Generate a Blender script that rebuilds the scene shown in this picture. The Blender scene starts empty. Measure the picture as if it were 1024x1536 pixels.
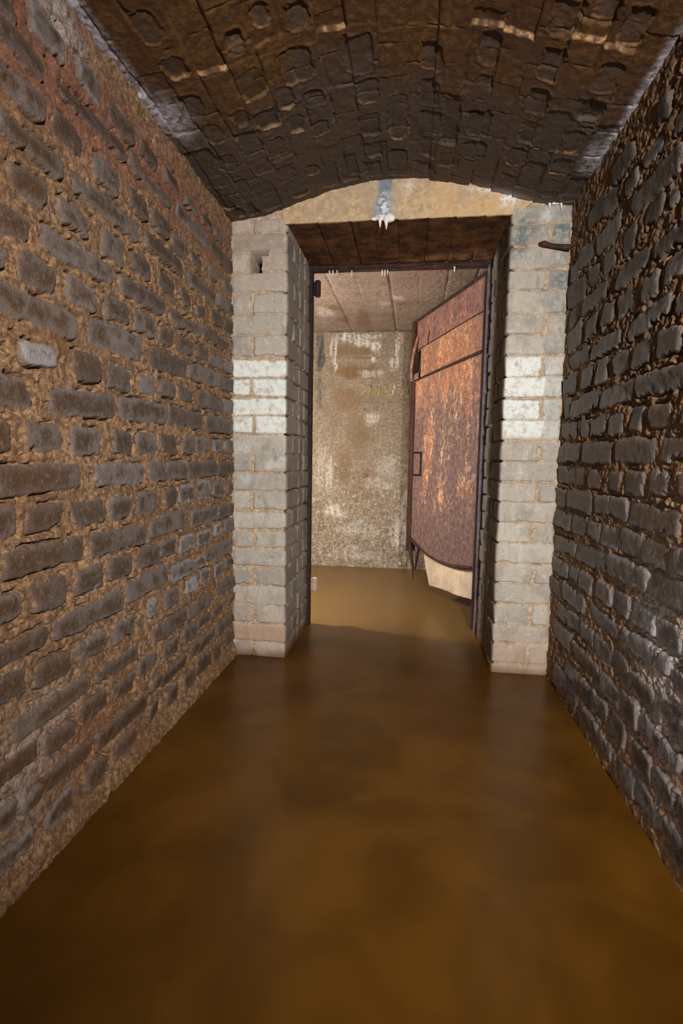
import bpy, bmesh, math
import numpy as np
from mathutils import Vector, Matrix
# measured positions, in metres: brick faces on the two walls (along, along, up, up, lime), hollows in the vault, courses of the pillars, stains and one painted shade
LEFT_BRICKS = [(1.213, 1.345, 2.008, 2.08, 0.5), (1.102, 1.251, 1.915, 1.969, 0), (1.385, 1.505, 2.012, 2.083, 0.45), (1.315, 1.625, 1.925, 1.981, 0), (1.089, 1.245, 1.811, 1.876, 0), (1.285, 1.416, 1.82, 1.888, 0), (1.547, 1.683, 2.002, 2.067, 0), (1.09, 1.328, 1.718, 1.777, 0), (1.124, 1.247, 1.613, 1.686, 0), (1.451, 1.583, 1.804, 1.877, 0), (1.363, 1.682, 1.718, 1.781, 0), (1.059, 1.176, 1.975, 2.023, 0), (1.077, 1.179, 1.518, 1.578, 0), (1.293, 1.429, 1.622, 1.685, 0), (1.482, 1.6, 1.61, 1.686, 0), (1.23, 1.534, 1.529, 1.593, 0.1), (1.148, 1.275, 1.429, 1.503, 0), (1.313, 1.441, 1.43, 1.506, 0.2), (1.492, 1.614, 1.437, 1.502, 0), (1.066, 1.362, 1.339, 1.409, 0), (1.406, 1.695, 1.341, 1.423, 0), (1.027, 1.1, 1.429, 1.489, 0), (1.136, 1.266, 1.244, 1.3, 1.0), (1.326, 1.456, 1.235, 1.313, 0), (1.499, 1.621, 1.235, 1.307, 0), (1.022, 1.176, 1.135, 1.21, 0.2), (1.238, 1.522, 1.137, 1.208, 0.15), (0.998, 1.097, 1.036, 1.104, 0), (1.142, 1.278, 1.037, 1.112, 0), (1.312, 1.453, 1.03, 1.109, 0), (1.51, 1.637, 1.034, 1.109, 0), (1.055, 1.34, 0.937, 1.008, 0), (1.403, 1.704, 0.939, 1.009, 0.1), (1.003, 1.103, 0.841, 0.916, 0), (1.139, 1.274, 0.841, 0.909, 0), (1.312, 1.449, 0.836, 0.906, 0), (1.48, 1.606, 0.833, 0.906, 0), (1.058, 1.353, 0.745, 0.813, 0), (1.389, 1.696, 0.732, 0.805, 0), (1.136, 1.271, 0.638, 0.718, 0), (1.307, 1.44, 0.646, 0.717, 0), (1.47, 1.606, 0.647, 0.717, 0), (1.219, 1.531, 0.543, 0.61, 0.1), (1.008, 1.112, 0.655, 0.717, 0.2), (1.001, 1.197, 0.551, 0.603, 0), (1.308, 1.44, 0.454, 0.511, 0), (1.485, 1.614, 0.44, 0.516, 0), (1.144, 1.274, 0.447, 0.515, 0), (1.385, 1.635, 0.35, 0.404, 0), (0.988, 1.107, 0.468, 0.53, 0), (1.479, 1.605, 0.251, 0.315, 0), (1.057, 1.363, 0.357, 0.411, 0), (1.31, 1.451, 0.268, 0.33, 0), (1.165, 1.292, 0.257, 0.314, 0), (1.384, 1.689, 0.146, 0.211, 0), (1.136, 1.365, 0.163, 0.221, 0.1), (1.317, 1.438, 0.059, 0.126, 0), (1.154, 1.275, 0.064, 0.128, 0.7), (1.477, 1.622, 0.062, 0.119, 0), (0.983, 1.138, 0.28, 0.335, 0), (1.073, 1.155, 0.159, 0.215, 0.3), (0.985, 1.11, 0.077, 0.127, 0.6), (0.942, 1.066, 0.175, 0.235, 0.4), (1.716, 1.848, 2.013, 2.066, 0), (1.647, 1.723, 1.925, 1.982, 0), (1.879, 2.017, 2.007, 2.073, 0.1), (1.635, 1.753, 1.807, 1.876, 0), (1.734, 1.945, 1.931, 1.97, 0), (2.048, 2.172, 2.002, 2.056, 0), (1.782, 1.922, 1.816, 1.88, 0), (1.984, 2.303, 1.927, 1.986, 0.2), (2.221, 2.332, 2.004, 2.062, 0), (1.936, 2.086, 1.804, 1.86, 0), (2.352, 2.485, 2.011, 2.053, 0), (2.323, 2.615, 1.925, 1.988, 0), (1.734, 2.039, 1.723, 1.784, 0), (1.644, 1.765, 1.622, 1.682, 0), (1.829, 1.959, 1.627, 1.693, 0), (1.568, 1.865, 1.533, 1.59, 0.15), (2.108, 2.234, 1.818, 1.865, 0.1), (1.994, 2.108, 1.626, 1.68, 0), (2.077, 2.382, 1.717, 1.779, 0), (2.3, 2.413, 1.823, 1.874, 0), (2.474, 2.613, 1.813, 1.879, 0.1), (1.661, 1.779, 1.438, 1.511, 0), (1.916, 2.214, 1.533, 1.588, 0), (1.826, 1.947, 1.438, 1.506, 0), (2.161, 2.249, 1.617, 1.665, 0), (2.33, 2.455, 1.634, 1.691, 0), (2.396, 2.647, 1.719, 1.784, 0), (2.494, 2.628, 1.63, 1.697, 0), (1.993, 2.114, 1.437, 1.501, 0), (2.156, 2.271, 1.444, 1.503, 0), (2.24, 2.533, 1.537, 1.594, 0), (2.584, 2.654, 1.553, 1.61, 0), (2.298, 2.443, 1.441, 1.499, 0), (2.483, 2.608, 1.443, 1.505, 0), (1.758, 2.049, 1.339, 1.411, 0), (2.072, 2.396, 1.347, 1.417, 0), (2.404, 2.643, 1.352, 1.417, 0), (1.682, 1.788, 1.243, 1.306, 0), (1.814, 1.956, 1.248, 1.308, 0), (1.982, 2.121, 1.249, 1.309, 0), (2.169, 2.307, 1.244, 1.314, 0), (2.314, 2.471, 1.238, 1.308, 0), (2.479, 2.623, 1.249, 1.315, 0), (1.554, 1.865, 1.146, 1.22, 0.15), (1.903, 2.205, 1.147, 1.222, 0), (2.244, 2.587, 1.147, 1.218, 0), (1.662, 1.797, 1.037, 1.113, 0), (1.837, 1.959, 1.036, 1.11, 0), (1.996, 2.121, 1.042, 1.118, 0), (2.145, 2.275, 1.047, 1.117, 0), (2.338, 2.444, 1.051, 1.114, 0.4), (2.484, 2.639, 1.048, 1.118, 0), (1.738, 2.042, 0.942, 1.016, 0.1), (2.059, 2.388, 0.942, 1.016, 0.1), (2.396, 2.628, 0.941, 1.01, 0), (1.65, 1.785, 0.835, 0.912, 0), (1.825, 1.952, 0.84, 0.915, 0.1), (1.974, 2.109, 0.841, 0.922, 0.6), (2.146, 2.277, 0.845, 0.93, 0.6), (2.327, 2.464, 0.84, 0.917, 0.4), (2.514, 2.636, 0.842, 0.916, 0.1), (1.721, 2.025, 0.745, 0.82, 0), (2.076, 2.392, 0.737, 0.81, 0.3), (2.407, 2.635, 0.735, 0.802, 0), (2.469, 2.598, 0.662, 0.73, 0.2), (1.567, 1.867, 0.556, 0.626, 0), (1.645, 1.782, 0.646, 0.72, 0), (1.8, 1.935, 0.655, 0.722, 0.2), (1.962, 2.103, 0.649, 0.716, 0.8), (2.14, 2.279, 0.645, 0.712, 0.8), (2.323, 2.429, 0.66, 0.724, 0.9), (1.901, 2.208, 0.544, 0.612, 0.6), (2.229, 2.561, 0.554, 0.627, 0.1), (1.825, 1.971, 0.456, 0.525, 0.2), (1.701, 1.778, 0.453, 0.525, 0.8), (2.01, 2.129, 0.464, 0.528, 1.0), (2.167, 2.282, 0.467, 0.536, 0.5), (2.333, 2.449, 0.462, 0.527, 0.6), (2.491, 2.623, 0.474, 0.534, 0.1), (1.73, 2.035, 0.353, 0.416, 0), (2.047, 2.316, 0.347, 0.41, 0), (2.384, 2.621, 0.366, 0.426, 0), (1.808, 1.938, 0.26, 0.329, 0.1), (1.987, 2.111, 0.263, 0.333, 0), (2.136, 2.278, 0.273, 0.337, 0), (2.307, 2.454, 0.276, 0.333, 0), (2.504, 2.611, 0.278, 0.339, 0), (1.632, 1.771, 0.27, 0.337, 0), (1.706, 1.804, 0.18, 0.233, 0), (1.799, 2.023, 0.165, 0.222, 0), (2.059, 2.342, 0.17, 0.239, 0), (2.372, 2.619, 0.17, 0.23, 0), (1.975, 2.105, 0.069, 0.134, 0), (2.137, 2.273, 0.073, 0.143, 0), (2.31, 2.418, 0.066, 0.136, 0), (2.451, 2.599, 0.085, 0.146, 0), (1.819, 1.937, 0.068, 0.139, 0), (1.685, 1.782, 0.084, 0.145, 0)]
RIGHT_BRICKS = [(1.907, 2.095, 2.006, 2.074, 0), (1.696, 1.833, 1.921, 1.972, 0.3), (1.859, 1.972, 1.905, 1.966, 0.1), (1.564, 1.893, 1.805, 1.882, 0), (2.034, 2.145, 1.925, 2.002, 0), (1.659, 1.784, 1.73, 1.8, 0), (2.164, 2.354, 1.956, 2.039, 0), (1.665, 1.751, 1.998, 2.067, 0), (1.567, 1.643, 1.912, 1.969, 0.2), (1.571, 1.627, 1.722, 1.791, 0), (1.494, 1.711, 1.61, 1.671, 0), (1.98, 2.236, 1.818, 1.895, 0), (1.849, 1.964, 1.718, 1.805, 0), (2.254, 2.43, 1.834, 1.916, 0), (2.014, 2.133, 1.714, 1.795, 0), (1.743, 2.001, 1.615, 1.687, 0), (2.182, 2.309, 1.724, 1.796, 0), (2.428, 2.547, 1.822, 1.903, 0), (1.505, 1.624, 1.515, 1.592, 0), (2.34, 2.575, 1.708, 1.805, 0), (2.077, 2.355, 1.631, 1.697, 0), (1.823, 1.961, 1.513, 1.595, 0.2), (1.655, 1.784, 1.513, 1.591, 0), (1.572, 1.878, 1.426, 1.492, 0.1), (1.476, 1.556, 1.416, 1.48, 0), (1.997, 2.111, 1.525, 1.6, 0), (2.167, 2.303, 1.519, 1.607, 0), (2.415, 2.535, 1.617, 1.703, 0), (1.915, 2.212, 1.425, 1.487, 0.2), (2.353, 2.567, 1.52, 1.617, 0), (2.245, 2.516, 1.435, 1.495, 0), (1.508, 1.636, 1.328, 1.399, 0), (1.678, 1.81, 1.326, 1.406, 0), (1.846, 1.98, 1.33, 1.404, 0.1), (2.024, 2.138, 1.324, 1.415, 0.3), (2.188, 2.315, 1.328, 1.411, 0), (1.459, 1.754, 1.231, 1.296, 0.1), (1.783, 2.083, 1.228, 1.299, 0.1), (2.097, 2.428, 1.226, 1.304, 0), (2.385, 2.579, 1.329, 1.416, 0), (2.459, 2.57, 1.231, 1.324, 0), (2.346, 2.57, 1.138, 1.215, 0), (2.188, 2.301, 1.127, 1.208, 0), (2.006, 2.173, 1.131, 1.205, 0), (1.853, 1.981, 1.13, 1.202, 0.2), (1.693, 1.812, 1.132, 1.212, 0.2), (1.524, 1.653, 1.128, 1.202, 0), (1.36, 1.475, 1.127, 1.19, 0), (2.275, 2.593, 1.033, 1.124, 0), (1.927, 2.232, 1.03, 1.111, 0), (1.6, 1.892, 1.034, 1.112, 0.1), (1.346, 1.569, 1.038, 1.11, 0), (2.333, 2.572, 0.936, 1.016, 0), (2.206, 2.315, 0.939, 1.013, 0), (2.01, 2.144, 0.939, 1.011, 0), (1.83, 1.964, 0.937, 1.009, 0.1), (1.65, 1.804, 0.935, 1.012, 0.3), (1.501, 1.617, 0.941, 1.019, 0), (1.36, 1.46, 0.945, 1.015, 0), (2.097, 2.408, 0.84, 0.924, 0), (1.762, 2.068, 0.846, 0.92, 0.3), (1.437, 1.751, 0.844, 0.917, 0.1), (2.435, 2.629, 0.831, 0.914, 0), (2.16, 2.321, 0.74, 0.818, 0), (1.988, 2.145, 0.745, 0.821, 0.1), (1.824, 1.974, 0.743, 0.822, 0.2), (1.645, 1.798, 0.749, 0.828, 0.1), (1.481, 1.632, 0.746, 0.824, 0), (1.33, 1.443, 0.754, 0.824, 0), (2.34, 2.598, 0.743, 0.818, 0), (2.263, 2.609, 0.632, 0.7, 0.1), (1.899, 2.249, 0.642, 0.719, 0.1), (1.582, 1.907, 0.656, 0.732, 0.3), (1.317, 1.571, 0.663, 0.742, 0), (2.333, 2.61, 0.52, 0.595, 0.2), (2.194, 2.318, 0.544, 0.607, 0), (2.032, 2.177, 0.539, 0.612, 0.3), (1.845, 1.998, 0.548, 0.619, 0.5), (1.7, 1.84, 0.55, 0.624, 0.2), (1.52, 1.681, 0.554, 0.624, 0.6), (1.377, 1.508, 0.55, 0.623, 0.3), (2.475, 2.612, 0.416, 0.499, 0), (2.102, 2.416, 0.437, 0.52, 0.3), (1.771, 2.05, 0.455, 0.512, 0.1), (1.423, 1.741, 0.468, 0.53, 0.3), (2.164, 2.297, 0.343, 0.416, 0.1), (1.982, 2.133, 0.35, 0.426, 0.1), (1.827, 1.968, 0.345, 0.425, 0.1), (1.666, 1.81, 0.347, 0.428, 0.1), (1.493, 1.64, 0.342, 0.419, 0.2), (1.344, 1.475, 0.348, 0.436, 0.3), (1.313, 1.412, 0.462, 0.518, 0.2), (2.343, 2.478, 0.332, 0.405, 0), (2.238, 2.549, 0.228, 0.316, 0), (1.901, 2.221, 0.244, 0.311, 0), (1.713, 1.894, 0.243, 0.314, 0.1), (1.578, 1.714, 0.243, 0.327, 0.2), (2.147, 2.301, 0.119, 0.207, 0), (1.969, 2.123, 0.129, 0.21, 0.1), (1.82, 1.95, 0.138, 0.226, 0.1), (2.121, 2.461, 0.025, 0.126, 0), (1.318, 1.557, 0.258, 0.324, 0.2), (1.655, 1.785, 0.141, 0.228, 0.2), (1.754, 2.056, 0.042, 0.113, 0.1), (1.476, 1.61, 0.141, 0.22, 0.2), (1.326, 1.453, 0.145, 0.228, 0.3), (1.574, 1.725, 0.033, 0.117, 0.1), (1.414, 1.572, 0.054, 0.126, 0.1), (1.272, 1.391, 0.037, 0.133, 0.1)]
POCKETS = [(-0.556, 0.04, 1.925, 2.027), (-0.556, 0.039, 1.741, 1.863), (-0.404, 0.046, 1.728, 1.859), (-0.206, 0.049, 1.732, 1.901), (-0.191, 0.039, 1.926, 2.043), (-0.38, 0.039, 1.918, 2.013), (-0.088, 0.033, 2.019, 2.277), (0.025, 0.034, 1.955, 2.085), (0.032, 0.039, 2.117, 2.26), (-0.468, 0.027, 1.85, 1.967), (-0.644, 0.04, 2.004, 2.282), (-0.564, 0.036, 2.089, 2.199), (-0.464, 0.026, 2.011, 2.113), (-0.385, 0.032, 2.095, 2.174), (-0.201, 0.041, 2.103, 2.238), (-0.194, 0.032, 2.281, 2.406), (-0.095, 0.038, 2.338, 2.566), (-0.211, 0.036, 2.434, 2.561), (0.027, 0.036, 2.286, 2.411), (0.024, 0.039, 2.456, 2.568), (-0.461, 0.027, 2.344, 2.413), (-0.56, 0.036, 2.263, 2.353), (-0.683, 0.046, 2.328, 2.572), (-0.544, 0.038, 2.386, 2.548), (-0.759, 0.03, 2.269, 2.389), (-0.78, 0.025, 2.47, 2.571), (-0.843, 0.033, 2.46, 2.563), (-0.313, 0.041, 2.347, 2.558), (-0.402, 0.04, 2.369, 2.565), (-0.459, 0.025, 1.541, 1.617), (-0.362, 0.032, 1.58, 1.668), (-0.549, 0.02, 1.588, 1.662), (0.027, 0.035, 1.788, 1.9), (0.211, 0.042, 2.083, 2.229), (0.212, 0.045, 2.259, 2.377), (0.197, 0.031, 1.733, 1.866), (0.201, 0.028, 1.908, 2.029), (0.383, 0.028, 1.737, 1.871), (0.383, 0.033, 1.909, 2.036), (0.39, 0.032, 2.076, 2.206), (0.379, 0.035, 2.247, 2.361), (0.461, 0.039, 2.307, 2.456), (0.547, 0.032, 2.064, 2.197), (0.567, 0.029, 1.899, 2.029), (0.551, 0.034, 1.743, 1.867), (0.381, 0.039, 1.578, 1.698), (0.548, 0.034, 2.231, 2.341), (0.638, 0.039, 2.028, 2.309), (0.555, 0.03, 2.386, 2.538), (0.655, 0.049, 2.363, 2.565), (0.107, 0.032, 2.023, 2.309), (0.116, 0.04, 2.351, 2.466), (0.378, 0.03, 2.43, 2.503), (0.463, 0.043, 1.99, 2.218), (-0.751, 0.028, 1.427, 1.543), (-0.742, 0.034, 1.596, 1.684), (-0.556, 0.023, 1.587, 1.679), (-0.758, 0.04, 1.749, 1.848), (-0.745, 0.031, 1.905, 2.013), (-0.763, 0.038, 2.087, 2.195), (-0.844, 0.057, 2.026, 2.29), (-0.635, 0.027, 1.884, 1.966), (-0.87, 0.032, 2.36, 2.49), (-0.84, 0.029, 2.461, 2.564), (-0.774, 0.02, 2.455, 2.573), (0.558, 0.033, 1.558, 1.686), (0.552, 0.04, 1.895, 2.007), (0.471, 0.03, 1.547, 1.632)]
STEP = [(-0.799, 1.722), (-0.687, 1.695), (-0.584, 1.706), (-0.51, 1.708), (-0.446, 1.707), (-0.323, 1.712), (-0.242, 1.715), (-0.149, 1.734), (-0.009, 1.726), (0.085, 1.725), (0.145, 1.711), (0.259, 1.707), (0.333, 1.721), (0.43, 1.698), (0.536, 1.689), (0.617, 1.715)]
LEFT_ROWS = [(2.115, 2.176), (2.025, 2.109), (1.935, 2.022), (1.838, 1.929), (1.737, 1.829), (1.638, 1.731), (1.533, 1.629), (1.429, 1.513), (1.338, 1.419), (1.246, 1.325), (1.154, 1.236), (1.054, 1.144), (0.964, 1.051), (0.869, 0.954), (0.771, 0.859), (0.672, 0.757), (0.575, 0.658), (0.481, 0.561), (0.38, 0.467), (0.274, 0.37), (0.182, 0.271), (0.079, 0.171), (-0.004, 0.075)]
RIGHT_ROWS = [(2.108, 2.18), (2.013, 2.1), (1.911, 2.004), (1.817, 1.902), (1.716, 1.811), (1.62, 1.71), (1.527, 1.614), (1.43, 1.521), (1.333, 1.424), (1.231, 1.324), (1.135, 1.225), (1.035, 1.126), (0.941, 1.029), (0.843, 0.935), (0.747, 0.837), (0.648, 0.741), (0.548, 0.641), (0.45, 0.541), (0.348, 0.443), (0.246, 0.341), (0.152, 0.239), (0.048, 0.146), (-0.016, 0.042)]
BACK_WHITE = [(-0.735, 2.011, 0.019, 0.181, 1), (-0.768, 2.072, 0.013, 0.109, 0.6), (-0.631, 2.143, 0.075, 0.054, 0.9), (-0.519, 2.111, 0.099, 0.054, 0.9), (-0.382, 2.068, 0.055, 0.048, 0.9), (-0.464, 2.159, 0.184, 0.03, 0.6), (-0.155, 2.035, 0.024, 0.149, 0.9), (-0.38, 1.966, 0.037, 0.024, 1), (-0.194, 1.916, 0.061, 0.06, 0.8), (-0.176, 1.693, 0.018, 0.054, 0.9), (-0.386, 1.43, 0.087, 0.074, 0.6), (-0.395, 1.827, 0.123, 0.036, 0.5), (-0.769, 0.862, 0.045, 0.19, 0.5), (-0.732, 0.524, 0.116, 0.058, 0.8), (-0.472, 0.359, 0.223, 0.064, 0.5), (-0.091, 0.34, 0.088, 0.19, 0.7), (-0.29, 0.778, 0.157, 0.075, 0.4), (-0.867, 0.956, 0.052, 0.253, 0.3), (-0.201, 0.968, 0.124, 0.124, 0.3), (-0.035, 0.595, 0.05, 0.188, 0.5), (-0.532, 0.13, 0.256, 0.065, 0.3)]
BACK_BROWN = [(-0.532, 1.858, 0.248, 0.067, 1), (-0.579, 2.04, 0.217, 0.06, 0.8), (-0.634, 1.583, 0.157, 0.123, 0.7), (-0.502, 1.244, 0.126, 0.247, 0.6), (-0.643, 0.96, 0.089, 0.22, 0.7), (-0.449, 0.806, 0.158, 0.189, 0.4), (-0.277, 1.523, 0.123, 0.122, 0.2)]
BACK_DARK_SHADE = [(-0.893, 2.013, 0.051, 0.212, 1), (-0.888, 1.645, 0.051, 0.185, 0.5), (-0.498, 0.403, 0.064, 0.051, 0.4), (-0.038, 1.584, 0.024, 0.599, 0.6), (-0.108, 0.969, 0.062, 0.075, 0.3), (-0.425, 0.869, 0.032, 0.025, 0.5)]  # dark stains, and the open door's shade as a tall painted strip
CEIL_BROWN = [(-0.624, 4.203, 0.073, 0.092, 1), (-0.607, 4.562, 0.067, 0.132, 1), (-0.435, 4.531, 0.078, 0.314, 0.8), (-0.107, 4.118, 0.03, 0.052, 0.9)]
CEIL_WHITE = [(-0.119, 4.001, 0.058, 0.065, 0.8), (-0.72, 4.309, 0.064, 0.158, 0.6), (-0.246, 4.108, 0.075, 0.052, 0.4)]
CHALK = [[(-0.486, 1.628), (-0.423, 1.688), (-0.398, 1.711), (-0.411, 1.661), (-0.422, 1.607)], [(-0.353, 1.664), (-0.326, 1.687), (-0.309, 1.705), (-0.317, 1.655), (-0.325, 1.616)], [(-0.198, 1.719), (-0.252, 1.714), (-0.248, 1.678), (-0.203, 1.685), (-0.172, 1.661), (-0.186, 1.631), (-0.262, 1.624)], [(-0.104, 1.678), (-0.059, 1.677), (-0.061, 1.649), (-0.097, 1.638), (-0.135, 1.622), (-0.099, 1.606), (-0.049, 1.619)]]
EXPOSURE = 0.2
WORLD = 0.14
def LIGHTS():
    spot('torch_or_fill', (.48, -.6, 1.5), (-.12, 2.6, 1.0), 370, 100, 1.0, .03, (1, .97, .93))
    spot('torch_or_fill', (-.5, -.3, .8), (.68, 1.35, .4), 55, 50, 1.0, .12, (1, .97, .93))  # unseen fill lamp added to brighten the right wall
    point('lantern', (-1.42, 3.36, 1.15), 85, .05, (1, .95, .89))
# ---------------------------------------------------------------- helpers
scene = bpy.context.scene
COL = scene.collection
PI = math.pi

def s2l(c):
    c = c / 255.0
    return c / 12.92 if c <= 0.04045 else ((c + 0.055) / 1.055) ** 2.4
def rgb(r, g, b):
    return (s2l(r), s2l(g), s2l(b), 1.0)

_tab = np.random.RandomState(7).rand(256, 256)
def vnoise(x, y, seed=0):
    x = x + seed * 17.31; y = y + seed * 41.77
    xi = np.floor(x).astype(np.int64); yi = np.floor(y).astype(np.int64)
    fx = x - xi; fy = y - yi
    fx = fx * fx * (3 - 2 * fx); fy = fy * fy * (3 - 2 * fy)
    a = _tab[xi & 255, yi & 255]; b = _tab[(xi + 1) & 255, yi & 255]
    c = _tab[xi & 255, (yi + 1) & 255]; d = _tab[(xi + 1) & 255, (yi + 1) & 255]
    return ((a * (1 - fx) + b * fx) * (1 - fy) + (c * (1 - fx) + d * fx) * fy) * 2 - 1
def fbm(x, y, octs=4, seed=0):
    s = 0; a = 1.0; t = 0
    for o in range(octs):
        s = s + a * vnoise(x * 2 ** o, y * 2 ** o, seed + o * 3); t += a; a *= 0.55
    return s / t
def sstep(a, b, x):
    t = np.clip((x - a) / (b - a), 0, 1)
    return t * t * (3 - 2 * t)
def mix(a, b, t):
    return a * (1 - t) + b * t

def tag(o, label=None, cat=None, group=None, kind=None):
    if label: o['label'] = label
    if cat: o['category'] = cat
    if group: o['group'] = group
    if kind: o['kind'] = kind
    return o
def link(name, me, mat, parent=None):
    o = bpy.data.objects.new(name, me)
    COL.objects.link(o)
    if mat: me.materials.append(mat)
    if parent: o.parent = parent
    return o
def empty(name, loc, rz=0):
    o = bpy.data.objects.new(name, None); COL.objects.link(o)
    o.location = loc; o.rotation_euler = (0, 0, rz); o.empty_display_size = 0.1
    return o
def grid_mesh(name, P, attrs, flip=False):
    """a continuous sheet from an array of points P[nu, nv, 3] with named point attributes"""
    nu, nv = P.shape[:2]
    me = bpy.data.meshes.new(name)
    me.vertices.add(nu * nv)
    me.vertices.foreach_set('co', np.ascontiguousarray(P, dtype=np.float32).ravel())
    idx = np.arange(nu * nv).reshape(nu, nv)
    a = idx[:-1, :-1].ravel(); b = idx[1:, :-1].ravel(); c = idx[1:, 1:].ravel(); d = idx[:-1, 1:].ravel()
    q = np.stack([a, d, c, b] if flip else [a, b, c, d], 1).astype(np.int32)
    n = len(q)
    me.loops.add(n * 4); me.polygons.add(n)
    me.loops.foreach_set('vertex_index', q.ravel())
    me.polygons.foreach_set('loop_start', np.arange(0, n * 4, 4, dtype=np.int32))
    me.polygons.foreach_set('use_smooth', np.ones(n, dtype=bool))
    me.update(calc_edges=True); me.validate()
    for k, v in attrs.items():
        at = me.attributes.new(k, 'FLOAT', 'POINT')
        at.data.foreach_set('value', np.ascontiguousarray(np.broadcast_to(v, (nu, nv)), dtype=np.float32).ravel())
    return me
def bm_mesh(name, bm, smooth=False):
    bmesh.ops.recalc_face_normals(bm, faces=bm.faces)
    me = bpy.data.meshes.new(name); bm.to_mesh(me); bm.free()
    if smooth:
        for p in me.polygons: p.use_smooth = True
    return me
def add_box(bm, x0, x1, y0, y1, z0, z1):
    v = [bm.verts.new(p) for p in ((x0,y0,z0),(x1,y0,z0),(x1,y1,z0),(x0,y1,z0),(x0,y0,z1),(x1,y0,z1),(x1,y1,z1),(x0,y1,z1))]
    for f in ((0,3,2,1),(4,5,6,7),(0,1,5,4),(1,2,6,5),(2,3,7,6),(3,0,4,7)):
        bm.faces.new([v[i] for i in f])
def add_poly_box(bm, pts, h0, h1, fn):
    """prism over outline pts between offsets h0,h1; fn(u,v,h)->xyz"""
    a = [bm.verts.new(fn(u, v, h0)) for u, v in pts]
    b = [bm.verts.new(fn(u, v, h1)) for u, v in pts]
    bm.faces.new(a[::-1]); bm.faces.new(b)
    n = len(pts)
    for i in range(n):
        bm.faces.new([a[i], a[(i+1) % n], b[(i+1) % n], b[i]])
def add_tube(bm, pts, rads, seg=10):
    rings = []
    pts = [Vector(p) for p in pts]
    for i, p in enumerate(pts):
        d = (pts[min(i+1, len(pts)-1)] - pts[max(i-1, 0)]).normalized()
        up = Vector((0,0,1)) if abs(d.z) < 0.9 else Vector((1,0,0))
        s = d.cross(up).normalized(); t = d.cross(s).normalized()
        r = rads[i] if isinstance(rads, (list, tuple)) else rads
        rings.append([bm.verts.new(p + s * r * math.cos(2*PI*k/seg) + t * r * math.sin(2*PI*k/seg)) for k in range(seg)])
    for a, b in zip(rings[:-1], rings[1:]):
        for k in range(seg):
            bm.faces.new([a[k], a[(k+1) % seg], b[(k+1) % seg], b[k]])
    bm.faces.new(rings[0][::-1]); bm.faces.new(rings[-1])

# ---------------------------------------------------------------- node helper
class NT:
    def __init__(s, name):
        s.m = bpy.data.materials.new(name); s.m.use_nodes = True
        s.t = s.m.node_tree; s.t.nodes.clear()
        s.out = s.t.nodes.new('ShaderNodeOutputMaterial')
        s.b = s.t.nodes.new('ShaderNodeBsdfPrincipled')
        s.t.links.new(s.b.outputs[0], s.out.inputs[0])
        s.co = s.t.nodes.new('ShaderNodeTexCoord').outputs['Object']
        s.sep = s.t.nodes.new('ShaderNodeSeparateXYZ'); s.t.links.new(s.co, s.sep.inputs[0])
    def L(s, a, sock):
        if isinstance(a, (int, float)): sock.default_value = a
        elif isinstance(a, tuple): sock.default_value = a
        else: s.t.links.new(a, sock)
    def attr(s, n):
        x = s.t.nodes.new('ShaderNodeAttribute'); x.attribute_name = n; return x.outputs['Fac']
    def scaled(s, sx, sy, sz):
        x = s.t.nodes.new('ShaderNodeMapping'); x.inputs['Scale'].default_value = (sx, sy, sz)
        s.t.links.new(s.co, x.inputs[0]); return x.outputs[0]
    def noise(s, scale, detail=4, rough=0.6, co=None, dist=0):
        x = s.t.nodes.new('ShaderNodeTexNoise'); x.inputs['Scale'].default_value = scale
        x.inputs['Detail'].default_value = detail; x.inputs['Roughness'].default_value = rough
        x.inputs['Distortion'].default_value = dist
        s.t.links.new(co or s.co, x.inputs['Vector']); return x.outputs['Fac']
    def voro(s, scale, co=None):
        x = s.t.nodes.new('ShaderNodeTexVoronoi'); x.inputs['Scale'].default_value = scale
        s.t.links.new(co or s.co, x.inputs['Vector']); return x.outputs['Distance']
    def rng(s, v, a, b, c=0.0, d=1.0):
        x = s.t.nodes.new('ShaderNodeMapRange'); s.L(v, x.inputs[0])
        x.interpolation_type = 'SMOOTHSTEP'
        x.inputs[1].default_value = a; x.inputs[2].default_value = b; x.inputs[3].default_value = c; x.inputs[4].default_value = d
        return x.outputs[0]
    def math(s, op, a, b=0.0, clamp=False):
        x = s.t.nodes.new('ShaderNodeMath'); x.operation = op; x.use_clamp = clamp
        s.L(a, x.inputs[0]); s.L(b, x.inputs[1]); return x.outputs[0]
    def mul(s, a, b): return s.math('MULTIPLY', a, b)
    def add(s, a, b, clamp=False): return s.math('ADD', a, b, clamp)
    def mix(s, f, a, b):
        x = s.t.nodes.new('ShaderNodeMix'); x.data_type = 'RGBA'
        s.L(f, x.inputs[0]); s.L(a, x.inputs[6]); s.L(b, x.inputs[7]); return x.outputs[2]
    def bump(s, h, strength=0.5, dist=0.005):
        x = s.t.nodes.new('ShaderNodeBump'); x.inputs['Strength'].default_value = strength; x.inputs['Distance'].default_value = dist
        s.L(h, x.inputs['Height']); s.t.links.new(x.outputs[0], s.b.inputs['Normal'])
    def done(s, color, rough=0.8, spec=0.4, metal=0.0):
        s.L(color, s.b.inputs['Base Color']); s.L(rough, s.b.inputs['Roughness'])
        s.b.inputs['Specular IOR Level'].default_value = spec; s.L(metal, s.b.inputs['Metallic'])
        return s.m

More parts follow.
